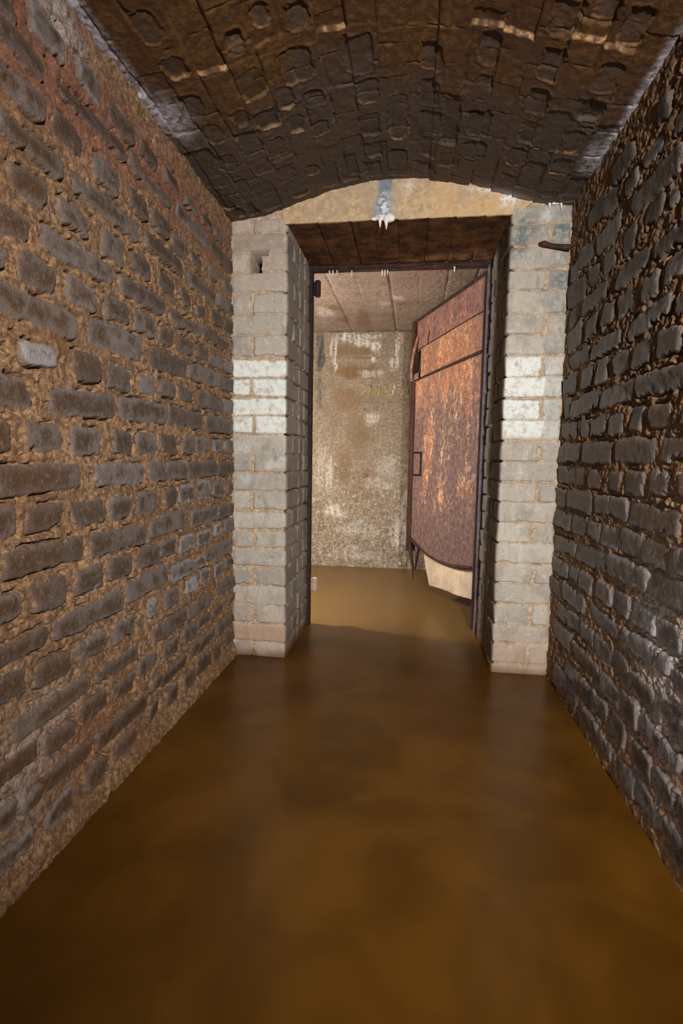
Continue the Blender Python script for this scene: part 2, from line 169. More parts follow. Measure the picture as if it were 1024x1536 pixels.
def wall_material(name, mort_a, mort_b, br_a, br_b, br_c, rough_brick, spec, redmort=(144, 92, 74)):
    n = NT(name)
    fine = n.noise(260, 3, .7); mid = n.noise(55, 5, .65); big = n.noise(5, 5, .6)
    mort = n.mix(n.rng(mid, .38, .62), rgb(*mort_b), rgb(*mort_a))
    mort = n.mix(n.rng(big, .45, .7, 0, .55), mort, rgb(*mort_b))
    mort = n.mix(n.mul(n.attr('red'), n.rng(mid, .25, .6)), mort, rgb(*redmort))
    mort = n.mix(n.mul(n.attr('mwhite_shade'), n.rng(mid, .3, .6)), mort, rgb(190, 178, 170))
    bcol = n.mix(n.attr('tone'), rgb(*br_a), rgb(*br_b))
    core = n.mul(n.attr('core'), n.rng(n.add(n.noise(14, 4, .6), n.add(n.mul(n.attr('tone'), .12), n.mul(n.attr('ochre'), .12))), .44, .62))
    bcol = n.mix(core, bcol, rgb(*br_c))
    bcol = n.mix(n.rng(mid, .5, .75, 0, .35), bcol, rgb(*[min(255, int(c * 1.35)) for c in br_a]))
    bcol = n.mix(n.rng(n.noise(120, 3, .7), .54, .7, 0, .6), bcol, rgb(*[int(c * .55) for c in br_a]))
    bcol = n.mix(n.rng(n.noise(70, 5, .75), .55, .7, 0, .55), bcol, rgb(*mort_a))
    mort = n.mix(n.rng(n.noise(150, 3, .7), .54, .68, 0, .7), mort, rgb(*[int(c * .6) for c in mort_b]))
    mort = n.mix(n.rng(n.noise(110, 3, .7), .58, .7, 0, .6), mort, rgb(*[min(255, int(c * 1.2)) for c in mort_a]))
    wh = n.mul(n.attr('white'), n.rng(n.add(n.noise(30, 5, .7), n.add(n.mul(n.attr('core'), -.28), n.mul(n.rng(n.attr('white'), .85, 1.0), .2))), .26, .5))
    wh = n.math('ADD', n.mul(wh, .8), n.mul(n.attr('white'), n.mul(n.rng(mid, .45, .7), .3)), True)
    bcol = n.mix(wh, bcol, rgb(176, 174, 178))
    col = n.mix(n.attr('brick'), mort, bcol)
    col = n.mix(n.mul(n.attr('ochre'), n.rng(big, .3, .7, .2, .85)), col, n.mix(.5, col, rgb(120, 72, 20)))
    n.bump(n.add(n.mul(fine, .8), n.mul(n.noise(110, 5, .8), 1.2)), .8, .009)
    r = n.mix(n.attr('brick'), (.85,)*3 + (1,), (rough_brick,)*3 + (1,))
    return n.done(col, n.rng(n.add(n.mul(n.attr('brick'), 1.0), n.mul(mid, .0)), 0, 1, .88, rough_brick), spec)

MAT = {}
MAT['left'] = wall_material('sandy_mortared_brick', (182, 143, 105), (114, 85, 60), (126, 114, 107), (90, 76, 67), (76, 54, 34), .42, .45)
MAT['right'] = wall_material('damp_dark_brick', (160, 124, 86), (108, 80, 54), (110, 104, 104), (80, 70, 66), (62, 46, 30), .32, .55)

def pillar_material():
    n = NT('pale_brick')
    mid = n.noise(45, 5, .65); big = n.noise(9, 4, .6); fine = n.noise(240, 3, .7)
    mort = n.mix(n.rng(mid, .35, .65), rgb(172, 146, 118), rgb(208, 186, 160))
    b = n.mix(n.attr('tone'), rgb(202, 192, 177), rgb(172, 163, 152))
    b = n.mix(n.rng(big, .48, .66, 0, .5), b, rgb(146, 138, 130))
    b = n.mix(n.rng(n.noise(34, 6, .75), .52, .68, 0, .6), b, rgb(222, 214, 200))
    b = n.mix(n.rng(n.noise(110, 4, .75), .54, .7, 0, .6), b, rgb(124, 112, 100))
    b = n.mix(n.rng(n.noise(28, 5, .7, n.scaled(1, 1, .25)), .54, .68, 0, .45), b, rgb(126, 118, 112))
    b = n.mix(n.rng(n.noise(16, 5, .7), .56, .74, 0, .6), b, rgb(190, 152, 110))
    b = n.mix(n.attr('red'), b, rgb(190, 150, 122))
    b = n.mix(n.mul(n.attr('blue'), n.rng(mid, .38, .6)), b, rgb(112, 122, 124))
    b = n.mix(n.mul(n.attr('white'), n.rng(n.noise(34, 6, .8), .3, .55)), b, rgb(238, 240, 234))
    b = n.mix(n.rng(n.voro(70), .0, .12, .25, 0), b, rgb(120, 105, 90))
    col = n.mix(n.attr('brick'), mort, b)
    col = n.mix(n.mul(n.attr('mwhite_shade'), n.rng(n.noise(12, 4, .6), .2, .5, .5, 1)), col, rgb(84, 77, 72))
    col = n.mix(n.attr('ochre'), col, rgb(110, 78, 46))
    n.bump(n.add(n.mul(fine, .7), n.mul(n.noise(90, 5, .8), 1.0)), .6, .007)
    return n.done(col, .75, .3)
MAT['pillar'] = pillar_material()

def vault_material():
    n = NT('smeared_vault_brick')
    mid = n.noise(50, 5, .7); big = n.noise(4.5, 4, .6); fine = n.noise(230, 3, .7)
    base = n.mix(n.rng(mid, .35, .68), rgb(66, 42, 18), rgb(106, 71, 32))
    base = n.mix(n.rng(big, .42, .62, 0, .7), base, rgb(72, 42, 18))
    gray = n.mix(n.rng(mid, .35, .68), rgb(66, 52, 43), rgb(90, 73, 60))
    t = n.rng(n.add(n.sep.outputs[1], n.mul(big, .9)), 2.2, 2.55)
    base = n.mix(t, base, gray)
    pk = n.mix(n.rng(n.noise(14, 4, .6), .4, .62), rgb(62, 50, 34), rgb(74, 66, 62))
    col = n.mix(n.mul(n.attr('brick'), .5), base, pk)
    col = n.mix(n.rng(n.noise(100, 4, .75), .54, .7, 0, .7), col, rgb(34, 25, 17))
    col = n.mix(n.rng(n.noise(32, 5, .75), .56, .7, 0, .5), col, rgb(122, 86, 46))
    col = n.mix(n.mul(n.attr('edge'), n.rng(n.noise(28, 3, .6), .36, .55)), col, rgb(172, 132, 90))  # ledges facing the viewer painted paler, light put into the colour
    col = n.mix(n.mul(n.attr('white'), n.rng(mid, .3, .58)), col, rgb(190, 186, 196))
    spk = n.mul(n.rng(n.voro(60), .0, .14, 1, 0), n.attr('speck'))
    col = n.mix(spk, col, rgb(200, 195, 190))
    n.bump(n.add(n.mul(fine, .6), n.mul(n.noise(70, 4, .7), .9)), .6, .006)
    return n.done(col, n.rng(mid, .3, .7, .5, .8), .4)
MAT['vault'] = vault_material()

def lintel_material():
    n = NT('stained_lintel_concrete')
    mid = n.noise(40, 5, .7); big = n.noise(9, 4, .6)
    front = n.mix(n.rng(mid, .35, .68), rgb(176, 146, 112), rgb(206, 178, 142))
    front = n.mix(n.rng(big, .48, .64, 0, .7), front, rgb(174, 154, 130))
    front = n.mix(n.rng(n.noise(26, 6, .75), .54, .68, 0, .7), front, rgb(226, 206, 178))
    front = n.mix(n.rng(n.noise(120, 4, .75), .56, .7, 0, .6), front, rgb(124, 102, 80))
    front = n.mix(n.mul(n.attr('ochre'), n.rng(n.noise(14, 4, .6), .35, .6, .1, .7)), front, rgb(212, 172, 122))
    front = n.mix(n.mul(n.attr('blue'), n.rng(mid, .2, .5)), front, rgb(116, 124, 136))
    front = n.mix(n.mul(n.attr('white'), n.rng(n.noise(60, 4, .7), .42, .58)), front, rgb(232, 234, 238))
    soff = n.mix(n.rng(n.noise(12, 5, .7), .36, .66), rgb(58, 34, 18), rgb(120, 82, 46))  # dark wet staining, with the underside's shade also in the colour
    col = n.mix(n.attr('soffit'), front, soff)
    n.bump(n.add(n.mul(n.noise(220, 3, .7), .4), n.mul(n.noise(70, 4, .7), .7)), .35, .005)
    return n.done(col, .75, .3)
MAT['lintel'] = lintel_material()

def chamber_material(name, a, b, scale=1.0):
    n = NT(name)
    mid = n.noise(45, 6, .72); big = n.noise(6, 5, .65)
    streak = n.noise(30, 4, .6, n.scaled(1, 1, .12))
    col = n.mix(n.rng(mid, .38, .62), rgb(*a), rgb(*b))
    col = n.mix(n.rng(big, .46, .68, 0, .5), col, rgb(118, 104, 86))
    col = n.mix(n.mul(n.rng(n.add(n.mul(n.noise(24, 6, .8), .6), n.mul(n.noise(80, 5, .8), .4)), .5, .6), n.add(n.mul(n.attr('rough'), .75), .12)), col, rgb(216, 204, 188))
    col = n.mix(n.rng(n.add(n.mul(n.noise(13, 6, .75), .5), n.mul(n.noise(90, 5, .8), .5)), .53, .63, 0, .75), col, rgb(92, 76, 58))
    col = n.mix(n.rng(streak, .56, .7, 0, .5), col, rgb(98, 88, 76))
    col = n.mix(n.mul(n.mul(n.attr('brown'), .85), n.rng(mid, .28, .6)), col, rgb(116, 84, 44))
    col = n.mix(n.mul(n.attr('dark'), n.rng(streak, .3, .55)), col, rgb(66, 66, 72))
    w = n.mul(n.attr('white'), n.rng(n.add(n.mul(streak, .5), n.mul(mid, .5)), .4, .56))
    col = n.mix(w, col, rgb(220, 216, 208))
    col = n.mix(n.rng(n.voro(85), .0, .17, .7, 0), col, rgb(74, 62, 52))
    n.bump(n.add(n.mul(n.noise(200, 3, .7), .5), n.mul(n.noise(60, 5, .75), 1.0)), .55, .008)
    return n.done(col, .8, .25)
MAT['back'] = chamber_material('weathered_board_marked_concrete', (124, 108, 88), (164, 148, 128))
MAT['croof'] = chamber_material('pitted_roof_concrete', (138, 118, 104), (170, 150, 134))
def plain_concrete():
    n = NT('plain_concrete'); mid = n.noise(30, 5, .7)
    n.bump(mid, .4, .006)
    return n.done(n.mix(n.rng(mid, .3, .7), rgb(110, 96, 78), rgb(150, 134, 112)), .85, .25)
MAT['concrete'] = plain_concrete()

def water_material():
    n = NT('murky_brown_water')
    a = n.noise(1.6, 3, .5, dist=.6); b = n.noise(4.5, 3, .5, dist=.8)
    t = n.rng(n.add(n.mul(a, .65), n.mul(b, .35)), .36, .64)
    col = n.mix(t, rgb(*WATER_A), rgb(*WATER_B))
    col = n.mix(n.rng(n.add(n.sep.outputs[1], n.mul(a, .5)), 2.9, 3.6, 0, .8), col, rgb(128, 98, 54))  # paler past the doorway, lamplight on the water put into its colour
    n.b.inputs['IOR'].default_value = 1.33
    n.bump(n.noise(3.0, 2, .5), .05, .05)
    return n.done(col, .3, .5)
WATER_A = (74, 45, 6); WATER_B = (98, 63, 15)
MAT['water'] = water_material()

def rust_material(name, cols, streaks=1.0, rough=.72, zlo=None, zhi=None):
    dark, mid_, orange, pale = cols
    n = NT(name)
    fine = n.noise(105, 6, .85); mid = n.noise(28, 5, .7)
    st = n.noise(9, 6, .75, n.scaled(1, 1, .3)); big = n.noise(2.6, 4, .6, n.scaled(1.6, 1.6, .6))
    lace = n.noise(42, 7, .85, n.scaled(1, 1, .75))
    col = n.mix(n.rng(mid, .35, .62), rgb(*mid_), rgb(*dark))
    zone = n.rng(n.add(n.mul(big, .55), n.mul(st, .45)), .38, .56)
    if zlo is not None:
        z = n.add(n.sep.outputs[2], n.mul(st, .5))
        zone = n.mul(zone, n.mul(n.rng(z, zlo, zlo + .3), n.rng(z, zhi + .25, zhi)))
        zone = n.mul(zone, n.rng(n.add(n.sep.outputs[0], n.mul(st, .1)), 1.04, .9, .15, 1))
        peach = n.mul(n.rng(n.add(n.sep.outputs[2], n.mul(lace, .3)), 1.42, 1.75), n.rng(big, .35, .55, .3, .8))
        col = n.mix(n.mul(peach, n.rng(lace, .4, .56, .25, 1)), col, n.mix(n.rng(st, .4, .6), rgb(172, 118, 88), rgb(212, 152, 110)))
        zone = n.math('MAXIMUM', zone, n.mul(peach, .8))
    o = n.rng(n.add(n.mul(lace, .55), n.mul(zone, .22)), .42, .55)
    col = n.mix(n.mul(o, n.mul(zone, streaks * .75)), col, rgb(*orange))
    p = n.rng(n.add(n.mul(lace, .75), n.mul(st, .25)), .515, .60)
    col = n.mix(n.mul(n.mul(p, zone), streaks * .9), col, rgb(*pale))
    col = n.mix(n.rng(fine, .53, .62, 0, .9), col, rgb(*[int(c * .5) for c in dark]))
    n.bump(n.add(n.mul(fine, .8), n.mul(mid, .5)), .5, .004)
    return n.done(col, rough, .35)
MAT['rust'] = rust_material('streaked_rust', ((98, 74, 70), (134, 108, 102), (194, 124, 80), (244, 204, 166)), 1.0, .72, .78, 2.3)
MAT['rust_top'] = rust_material('purple_rust', ((112, 80, 74), (150, 114, 106), (192, 124, 92), (212, 160, 134)), .7)
MAT['rust_dark'] = rust_material('dark_rust', ((42, 26, 22), (64, 40, 33), (104, 58, 36), (122, 80, 58)), .5)
MAT['rust_bar'] = rust_material('black_iron', ((36, 27, 25), (52, 39, 35), (78, 50, 36), (92, 80, 76)), .4)
MAT['lit_grey_iron'] = rust_material('lit_grey_iron', ((92, 84, 90), (120, 112, 120), (104, 76, 62), (146, 138, 142)), .4)  # lighter copy of the bar iron, stands for light on the right post
def pale_plate():
    n = NT('limed_steel'); fine = n.noise(130, 4, .75); big = n.noise(5, 3, .5)
    col = n.mix(n.rng(big, .3, .7), rgb(226, 206, 176), rgb(190, 172, 154))
    col = n.mix(n.rng(fine, .53, .66, 0, .85), col, rgb(96, 74, 62))
    n.bump(fine, .4, .004)
    return n.done(col, .75, .3)
MAT['plate'] = pale_plate()
def lime():
    n = NT('lime_crust'); f = n.noise(60, 4, .7)
    n.bump(f, .5, .004)
    return n.done(n.mix(f, rgb(226, 218, 206), rgb(244, 242, 240)), .5, .5)
MAT['lime'] = lime()
def chalk():
    n = NT('yellow_chalk'); f = n.noise(90, 3, .7)
    return n.done(n.mix(n.rng(f, .4, .62), rgb(176, 166, 92), rgb(136, 122, 88)), .9, .1)
MAT['chalk'] = chalk()
MAT['lampdrip'] = MAT['lime']

# ---------------------------------------------------------------- brick relief
def relief(us, vs, bricks, P, seed):
    """height and masks of a brick face over the grid us x vs; bricks = (u0,u1,v0,v1,white)"""
    U, V = np.meshgrid(us, vs, indexing='ij')
    rng = np.random.RandomState(seed)
    lump = fbm(U * 38, V * 38, 4, seed + 1)
    crumb = fbm(U * 105, V * 105, 3, seed + 2)
    grit = np.maximum(0, fbm(U * 60, V * 60, 2, seed + 3)) ** 1.5
    H = P['mh'] + P['mamp'] * lump + P['camp'] * (.6 * crumb + .9 * grit)
    gate = sstep(.15, .5, fbm(U * 9, V * 9, 3, seed + 5))
    H = H - gate * P['mhole'] * sstep(.0, .5, fbm(U * 45, V * 45, 2, seed + 6))
    A = {k: np.zeros_like(U) for k in ('brick', 'tone', 'core', 'white')}
    wu = fbm(U * 22, V * 22, 3, seed + 8); wv = fbm(U * 22, V * 22, 3, seed + 9)
    fu = fbm(U * 75, V * 75, 2, seed + 10); fv = fbm(U * 75, V * 75, 2, seed + 11)
    mott = fbm(U * 30, V * 30, 4, seed + 12)
    for (u0, u1, v0, v1, w) in bricks:
        i0, i1 = np.searchsorted(us, (u0 - .03, u1 + .03)); j0, j1 = np.searchsorted(vs, (v0 - .03, v1 + .03))
        if i1 - i0 < 2 or j1 - j0 < 2: continue
        s = (slice(i0, i1), slice(j0, j1))
        hu, hv = (u1 - u0) / 2, (v1 - v0) / 2
        r = min(P['rad'] * rng.uniform(.7, 1.4), hu * .8, hv * .8)
        x = U[s] + P['warp'] * wu[s] + P['warp'] * .45 * fu[s] - (u0 + u1) / 2
        y = V[s] + P['warp'] * wv[s] + P['warp'] * .45 * fv[s] - (v0 + v1) / 2
        ang = rng.normal(0, P.get('ang', .02))
        x, y = x + y * ang, y - x * ang
        qx = np.abs(x) - hu + r; qy = np.abs(y) - hv + r
        d = np.hypot(np.maximum(qx, 0), np.maximum(qy, 0)) + np.minimum(np.maximum(qx, qy), 0) - r
        smear = P.get('smear', 0) * sstep(.1, .5, fbm(U[s] * 13, V[s] * 13, 3, seed + 30)) * (.6 + .8 * fbm(U[s] * 60, V[s] * 60, 2, seed + 31))
        d = d + smear
        m = sstep(.0025, -.004, d)
        base = rng.uniform(*P['bh']) + rng.normal(0, P['tilt']) * x / max(hu, .03) * .03 + rng.normal(0, P['tilt']) * y / max(hv, .03) * .03
        face = base + P['bamp'] * mott[s] - P['round'] * np.exp(np.minimum(d, 0) / P['rlen'])
        gap = np.exp(-((d - .004) / .0035) ** 2) * sstep(-.1, .35, fbm(U[s] * 16, V[s] * 16, 2, seed + 20) + P['gapbias'] - .5 * np.sign(y) * (np.abs(qy) < .012))
        H[s] = mix(H[s] - P['gap'] * gap, face, m)
        A['brick'][s] = np.maximum(A['brick'][s], m)
        A['tone'][s] = mix(A['tone'][s], rng.uniform(0, 1), m)
        A['core'][s] = mix(A['core'][s], sstep(0, .026, -d), m)
        A['white'][s] = mix(A['white'][s], w + max(0, rng.normal(0, .06)), m)
    return U, V, H, A

def bond(u0, u1, v0, v1, seed, pitch=.0945, head=.142):
    """plain alternating courses for the stretch behind the viewer"""
    out = []; rng = np.random.RandomState(seed); k = 0; z = v0
    while z < v1:
        L = head if k % 2 else head * 2
        u = u1 - (0 if k % 2 else head * .5)
        while u > u0:
            out.append((u - L + .018, u, z + .012, z + pitch - .012, 0)); u -= L
        z += pitch; k += 1
    return out
def axis(fine0, fine1, step, lo, hi, coarse=.03):
    a = list(np.arange(lo, fine0, coarse)); b = list(np.arange(fine0, fine1, step)); c = list(np.arange(fine1, hi + coarse * .5, coarse)) if hi > fine1 else [fine1]
    return np.array(a + b + c)
def blob(U, V, x, y, rx, ry):
    return np.exp(-(((U - x) / rx) ** 2 + ((V - y) / ry) ** 2))

XL, XR, YP = -.903, .6804, 2.6
Y0 = -1.6
PL = dict(mh=0, mamp=.005, camp=.0062, mhole=.014, rad=.018, warp=.0062, bh=(.002, .011), tilt=.12, bamp=.0028, round=.005, rlen=.006, gap=.030, gapbias=.10, smear=.013, ang=.02)
PR = dict(mh=-.001, mamp=.007, camp=.0062, mhole=.014, rad=.018, warp=.0085, bh=(.002, .010), tilt=.12, bamp=.003, round=.005, rlen=.006, gap=.026, gapbias=.1, smear=.018, ang=.03)

# left wall
us = axis(.85, YP + .03, .0034, Y0, YP + .03); vs = axis(0.0, 2.21, .0034, -.2, 2.21)
lb = [b for b in LEFT_BRICKS] + bond(Y0, 1.0, .04, 2.1, 3)
U, V, H, A = relief(us, vs, lb, PL, 11)
H = H - .02 * sstep(.02, -.03, V) * 0 + .022 * sstep(.085, .02, V + .02 * fbm(U * 6, V * 3, 2, 77)) * (1 - A['brick'])
A['red'] = np.clip(blob(U, V, 1.2, 2.0, .25, .16) + blob(U, V, 1.5, 1.97, .22, .12) + blob(U, V, 1.95, 2.0, .25, .1) + .9 * blob(U, V, 2.35, 2.0, .25, .12) + .5 * blob(U, V, 1.32, .25, .2, .1), 0, 1)
A['mwhite_shade'] = np.clip(1.3 * blob(U, V, 1.33, 2.12, .1, .05) + .9 * blob(U, V, 1.08, .25, .12, .12) + .5 * blob(U, V, 1.2, .38, .1, .06), 0, 1)
A['ochre'] = np.clip(sstep(.5, .05, V) * .8 + .55 * sstep(1.6, 1.1, U + .2 * fbm(U * 4, V * 4, 3, 41)), 0, 1)
P = np.stack([XL + H, U, V], -1)
wl = link('wall_left', grid_mesh('wall_left', P, A, True), MAT['left'])
tag(wl, 'left brick wall with thick sandy brown mortar running down to the water', 'wall', kind='structure')

# right wall
us = axis(1.1, YP + .03, .0034, Y0, YP + .03)
rb = [b for b in RIGHT_BRICKS] + bond(Y0, 1.36, .04, 2.1, 5)
U, V, H, A = relief(us, vs, rb, PR, 29)
A['red'] = .4 * blob(U, V, 1.55, .2, .3, .2)
A['mwhite_shade'] = np.clip(blob(U, V, 1.5, .6, .16, .14) + .8 * blob(U, V, 1.46, .38, .16, .14) + .5 * blob(U, V, 1.62, .75, .05, .1), 0, 1)
A['ochre'] = np.clip(sstep(1.5, 1.0, V) * sstep(.7, 1.0, V) * .8 + sstep(.1, .0, V), 0, 1)
P = np.stack([XR - H, U, V], -1)
wr = link('wall_right', grid_mesh('wall_right', P, A), MAT['right'])
tag(wr, 'right brick wall of dark damp bricks standing proud of ragged mortar', 'wall', kind='structure')

# ---------------------------------------------------------------- vault
VX = [-.903,-.759,-.628,-.515,-.404,-.278,-.169,-.031,.061,.212,.362,.509,.68]
VZ = [2.169,2.191,2.222,2.26,2.293,2.314,2.323,2.325,2.315,2.285,2.243,2.199,2.169]
_xs = np.linspace(-1.2, 1, 2201); _zs = np.interp(_xs, VX, VZ)
_k = np.exp(-np.linspace(-2, 2, 161) ** 2); _k /= _k.sum()
_zs = np.convolve(np.pad(_zs, 80, mode='edge'), _k, 'valid')
def vault_z(x): return np.interp(x, _xs, _zs)
us = np.arange(-.945, .722, .0036); vs = axis(1.15, YP + .06, .0036, Y0, YP + .06)
U, V = np.meshgrid(us, vs, indexing='ij')
rng = np.random.RandomState(5)
rowf = (U + .004 * fbm(U * 3, V * 8, 2, 66) + .05) / .0915
ri = np.round(rowf - .5).astype(int) + 12
rr = np.random.RandomState(21).rand(40, 6)
r_on = np.where(rr[:, 0] < .62, 1.0, .2)
ystep = np.interp(U, [s_[0] for s_ in STEP], [s_[1] for s_ in STEP]) + .004 * fbm(U * 40, U * 0 + 3, 2, 4) + (rr[ri, 1] - .5) * .035
H = .0045 * fbm(U * 34, V * 28, 5, 61) + .003 * fbm(U * 6, V * 5, 3, 62)
far = sstep(ystep - .003, ystep + .002, V)
H = H - .013 * (1 - far) * r_on[ri]
edge = np.exp(-((V - ystep) / .003) ** 2) * np.where(r_on[ri] > .5, 1, 0) * sstep(-.25, .1, fbm(U * 22, V * 0 + 5, 3, 65)) * 1.1
H = H + (rr[ri, 2] - .5) * .010
# bricks along each row: alternating lengths with ragged cross joints
cell = (V + .006 * fbm(U * 14, V * 14, 2, 68)) / .145 + rr[ri, 3]
ci = np.floor(cell).astype(int)
pair = ((ci + ri) % 3)
cd = np.minimum(cell - ci, 1 - (cell - ci)) * .145
cr_ = np.random.RandomState(22).rand(64, 64)
H = H + (cr_[ri % 64, (ci // 2) % 64] - .5) * .009
H = H - .006 * np.exp(-(cd / .0045) ** 2) * sstep(-.1, .3, fbm(U * 18, V * 18, 2, 69)) * np.where(pair > 0, 1, .15)
# long joints between the rows of bricks run along the passage
row = (U + .004 * fbm(U * 3, V * 8, 2, 66) + .05) / .0915
jd = np.abs(row - np.round(row)) * .0915
jg = sstep(-.05, .4, fbm(U * 5, V * 6, 3, 67))
H = H - .009 * np.exp(-(jd / .0045) ** 2) * jg
A = {k: np.zeros_like(U) for k in ('brick', 'edge', 'white', 'speck')}
wu = fbm(U * 24, V * 24, 3, 71); wv = fbm(U * 24, V * 24, 3, 72); ff = fbm(U * 80, V * 80, 2, 73)
pk = list(POCKETS)
y = Y0
while y < 1.3:
    for i in range(-9, 8):
        if rng.rand() < .5: pk.append((i * .0915 - .05, .036, y, y + .12))
    y += .15
for (cx, hw, y0, y1) in pk:
    i0, i1 = np.searchsorted(us, (cx - hw - .03, cx + hw + .03)); j0, j1 = np.searchsorted(vs, (y0 - .04, y1 + .04))
    if i1 - i0 < 2 or j1 - j0 < 2: continue
    s = (slice(i0, i1), slice(j0, j1))
    hl = (y1 - y0) / 2; r = rng.uniform(.008, .03); r = min(r, hw * .9)
    x = U[s] + .010 * wu[s] + .004 * ff[s] - cx; yy = V[s] + .013 * wv[s] + .004 * ff[s] - (y0 + y1) / 2
    qx = np.abs(x) - hw + r; qy = np.abs(yy) - hl + r
    d = np.hypot(np.maximum(qx, 0), np.maximum(qy, 0)) + np.minimum(np.maximum(qx, qy), 0) - r
    depth = rng.uniform(.005, .016)
    m = sstep(.002, -.005, d)
    slope = .5 + .5 * np.clip(-yy / hl * rng.choice([1., 1., -1.]), -1, 1) * .7
    H[s] = H[s] - depth * m * slope + .0025 * np.exp(-((d - .004) / .003) ** 2) - .004 * np.exp(-(d / .003) ** 2) * sstep(0, .4, fbm(U[s] * 14, V[s] * 14, 2, 75))
    A['brick'][s] = np.maximum(A['brick'][s], sstep(0, -.008, d))
    edge[s] = np.maximum(edge[s], np.exp(-((d - .001) / .003) ** 2) * sstep(.3, .95, yy / hl) * max(0, rng.uniform(-.5, .6)))
A['edge'] = np.clip(edge, 0, 1)
A['white'] = np.clip(1.1 * sstep(-.845, -.9, U) * sstep(1.2, 1.4, V) * sstep(1.95, 1.6, V) + .9 * blob(U, V, -.85, 1.85, .05, .1)
     + 1.0 * sstep(.645, .68, U) * sstep(1.5, 1.75, V) * sstep(2.42, 2.2, V) + .7 * blob(U, V, .64, 2.22, .03, .1) + .5 * blob(U, V, .42, 2.58, .12, .03), 0, 1)
A['speck'] = np.clip(1.2 * blob(U, V, -.22, 1.63, .18, .06), 0, 1)
dz = np.gradient(vault_z(_xs), _xs); sl = np.interp(U, _xs, dz); nrm = np.sqrt(1 + sl ** 2)
P = np.stack([U + H * sl / nrm, V, vault_z(U) - H / nrm], -1)
cv = link('ceiling', grid_mesh('ceiling', P, A, True), MAT['vault'])
tag(cv, 'low arched brick vault smeared with dark brown damp mortar over the passage', 'ceiling', kind='structure')

# ---------------------------------------------------------------- the two brick pillars
YR = 3.135
def corner_path(Lf, Lr, rad, n_step):
    """distance along a face, round a corner, along the reveal -> (forward offset a, depth b, normal angle)"""
    arc = PI / 2 * rad
    tot = Lf - rad + arc + Lr - rad
    u = np.arange(0, tot + n_step, n_step)
    a = np.empty_like(u); b = np.empty_like(u); th = np.empty_like(u)
    m1 = u <= Lf - rad; m3 = u > Lf - rad + arc; m2 = ~m1 & ~m3
    a[m1] = u[m1]; b[m1] = 0; th[m1] = 0
    t = (u[m2] - (Lf - rad)) / rad
    a[m2] = Lf - rad + rad * np.sin(t); b[m2] = rad - rad * np.cos(t); th[m2] = t
    a[m3] = Lf; b[m3] = rad + u[m3] - (Lf - rad + arc); th[m3] = PI / 2
    return u, a, b, th, Lf - rad + arc / 2
def make_pillar(name, x_wall, x_in, rows, split_even, joint, seed, sign):
    # sign +1: left pillar (reveal faces +x); -1: right pillar
    emb = .035
    Lf = abs(x_in - x_wall) + emb; Lr = YR - YP
    us, a, b, th, uc = corner_path(Lf, Lr, .014, .0032)
    vs = axis(-.03, 2.2, .0034, -.2, 2.3)
    bricks = []; rs = np.random.RandomState(seed)
    for i, (z0, z1) in enumerate(rows):
        z0 -= .001; z1 += .001
        split = (i % 2 == 0) if split_even else (i % 2 == 1)
        tail = [.27, .405, .55] if split else [.135, .27, .405, .55]
        if i == len(rows) - 1 and not split_even: split = False
        if name == 'hole' : pass
        j = emb + joint + rs.uniform(-.008, .008)
        w = 0
        if split:
            bricks.append((emb + .003, j - .007, z0, z1, w))
            bricks.append((j + .009, uc + tail[0] - .006, z0, z1, w))
        else:
            bricks.append((emb + .002, uc + tail[0] - .006, z0, z1, w))
        for p, q in zip(tail[:-1], tail[1:]):
            bricks.append((uc + p + .006, uc + q - .006, z0 + rs.uniform(-.004, .004), z1 + rs.uniform(-.004, .004), w))
    Pp = dict(mh=0, mamp=.003, camp=.003, mhole=.004, rad=.010, warp=.004, bh=(.003, .009), tilt=.06, bamp=.002, round=.004, rlen=.005, gap=.014, gapbias=-.02, ang=.008, smear=.008)
    U, V, H, A = relief(us, vs, bricks, Pp, seed)
    return us, vs, a, b, th, uc, emb, U, V, H, A

def finish_pillar(name, x_wall, sign, us, a, b, th, emb, V, H, A, label):
    aa = a[:, None]; bb = b[:, None]; tt = th[:, None]
    x = x_wall + sign * (aa - emb + H * np.sin(tt)); y = YP + bb - H * np.cos(tt)
    P = np.stack([x, y, V], -1)
    me = grid_mesh(name, P, A, sign > 0)
    o = link(name, me, MAT['pillar'])
    tag(o, label, 'pillar', kind='thing')
    return o
# left
us, vs, a, b, th, uc, emb, U, V, H, A = make_pillar('brick_pillar', XL, -.626, LEFT_ROWS, True, .105, 41, +1)
F = sstep(uc + .004, uc - .004, U); H = H - (1 - F) * (1 - A['brick']) * .014 * sstep(-.4, .2, fbm(U * 12, V * 12, 2, 33))                        # 1 on the front face
hole = sstep(.004, -.004, np.maximum(np.abs(U + .006 * fbm(U * 30, V * 30, 2, 5) - (emb + .126)) - .027, np.abs(V + .006 * fbm(U * 30, V * 30, 2, 6) - 1.978) - .046))
hole = np.maximum(hole, sstep(.004, -.004, np.maximum(np.abs(U - (emb + .136)) - .045, np.abs(V - 2.019) - .011)))
H = H - .42 * hole
zr = LEFT_ROWS
A['white'] = np.clip(sstep(1.13, 1.17, V) * sstep(1.516, 1.512, V) * (F * 1.0 + (1 - F) * .12) + .35 * F * sstep(.6, 1.0, V) * sstep(1.14, 1.05, V) * sstep(.2, .6, fbm(U * 14, V * 14, 2, 9)), 0, 1)
A['red'] = F * np.clip(.8 * sstep(.17, .16, V) * sstep(.075, .08, V) + .35 * sstep(.45, .1, V) + .35 * sstep(1.7, 2.0, V), 0, 1) * .7
A['blue'] = np.clip(F * .35 * sstep(1.16, 1.1, V) * sstep(.45, .65, V) * (.5 + .5 * fbm(U * 9, V * 9, 2, 12)), 0, 1)
A['mwhite_shade'] = np.clip((1 - F) * .5 + hole, 0, 1)         # greyer inner face and hole, their shade put into the colour
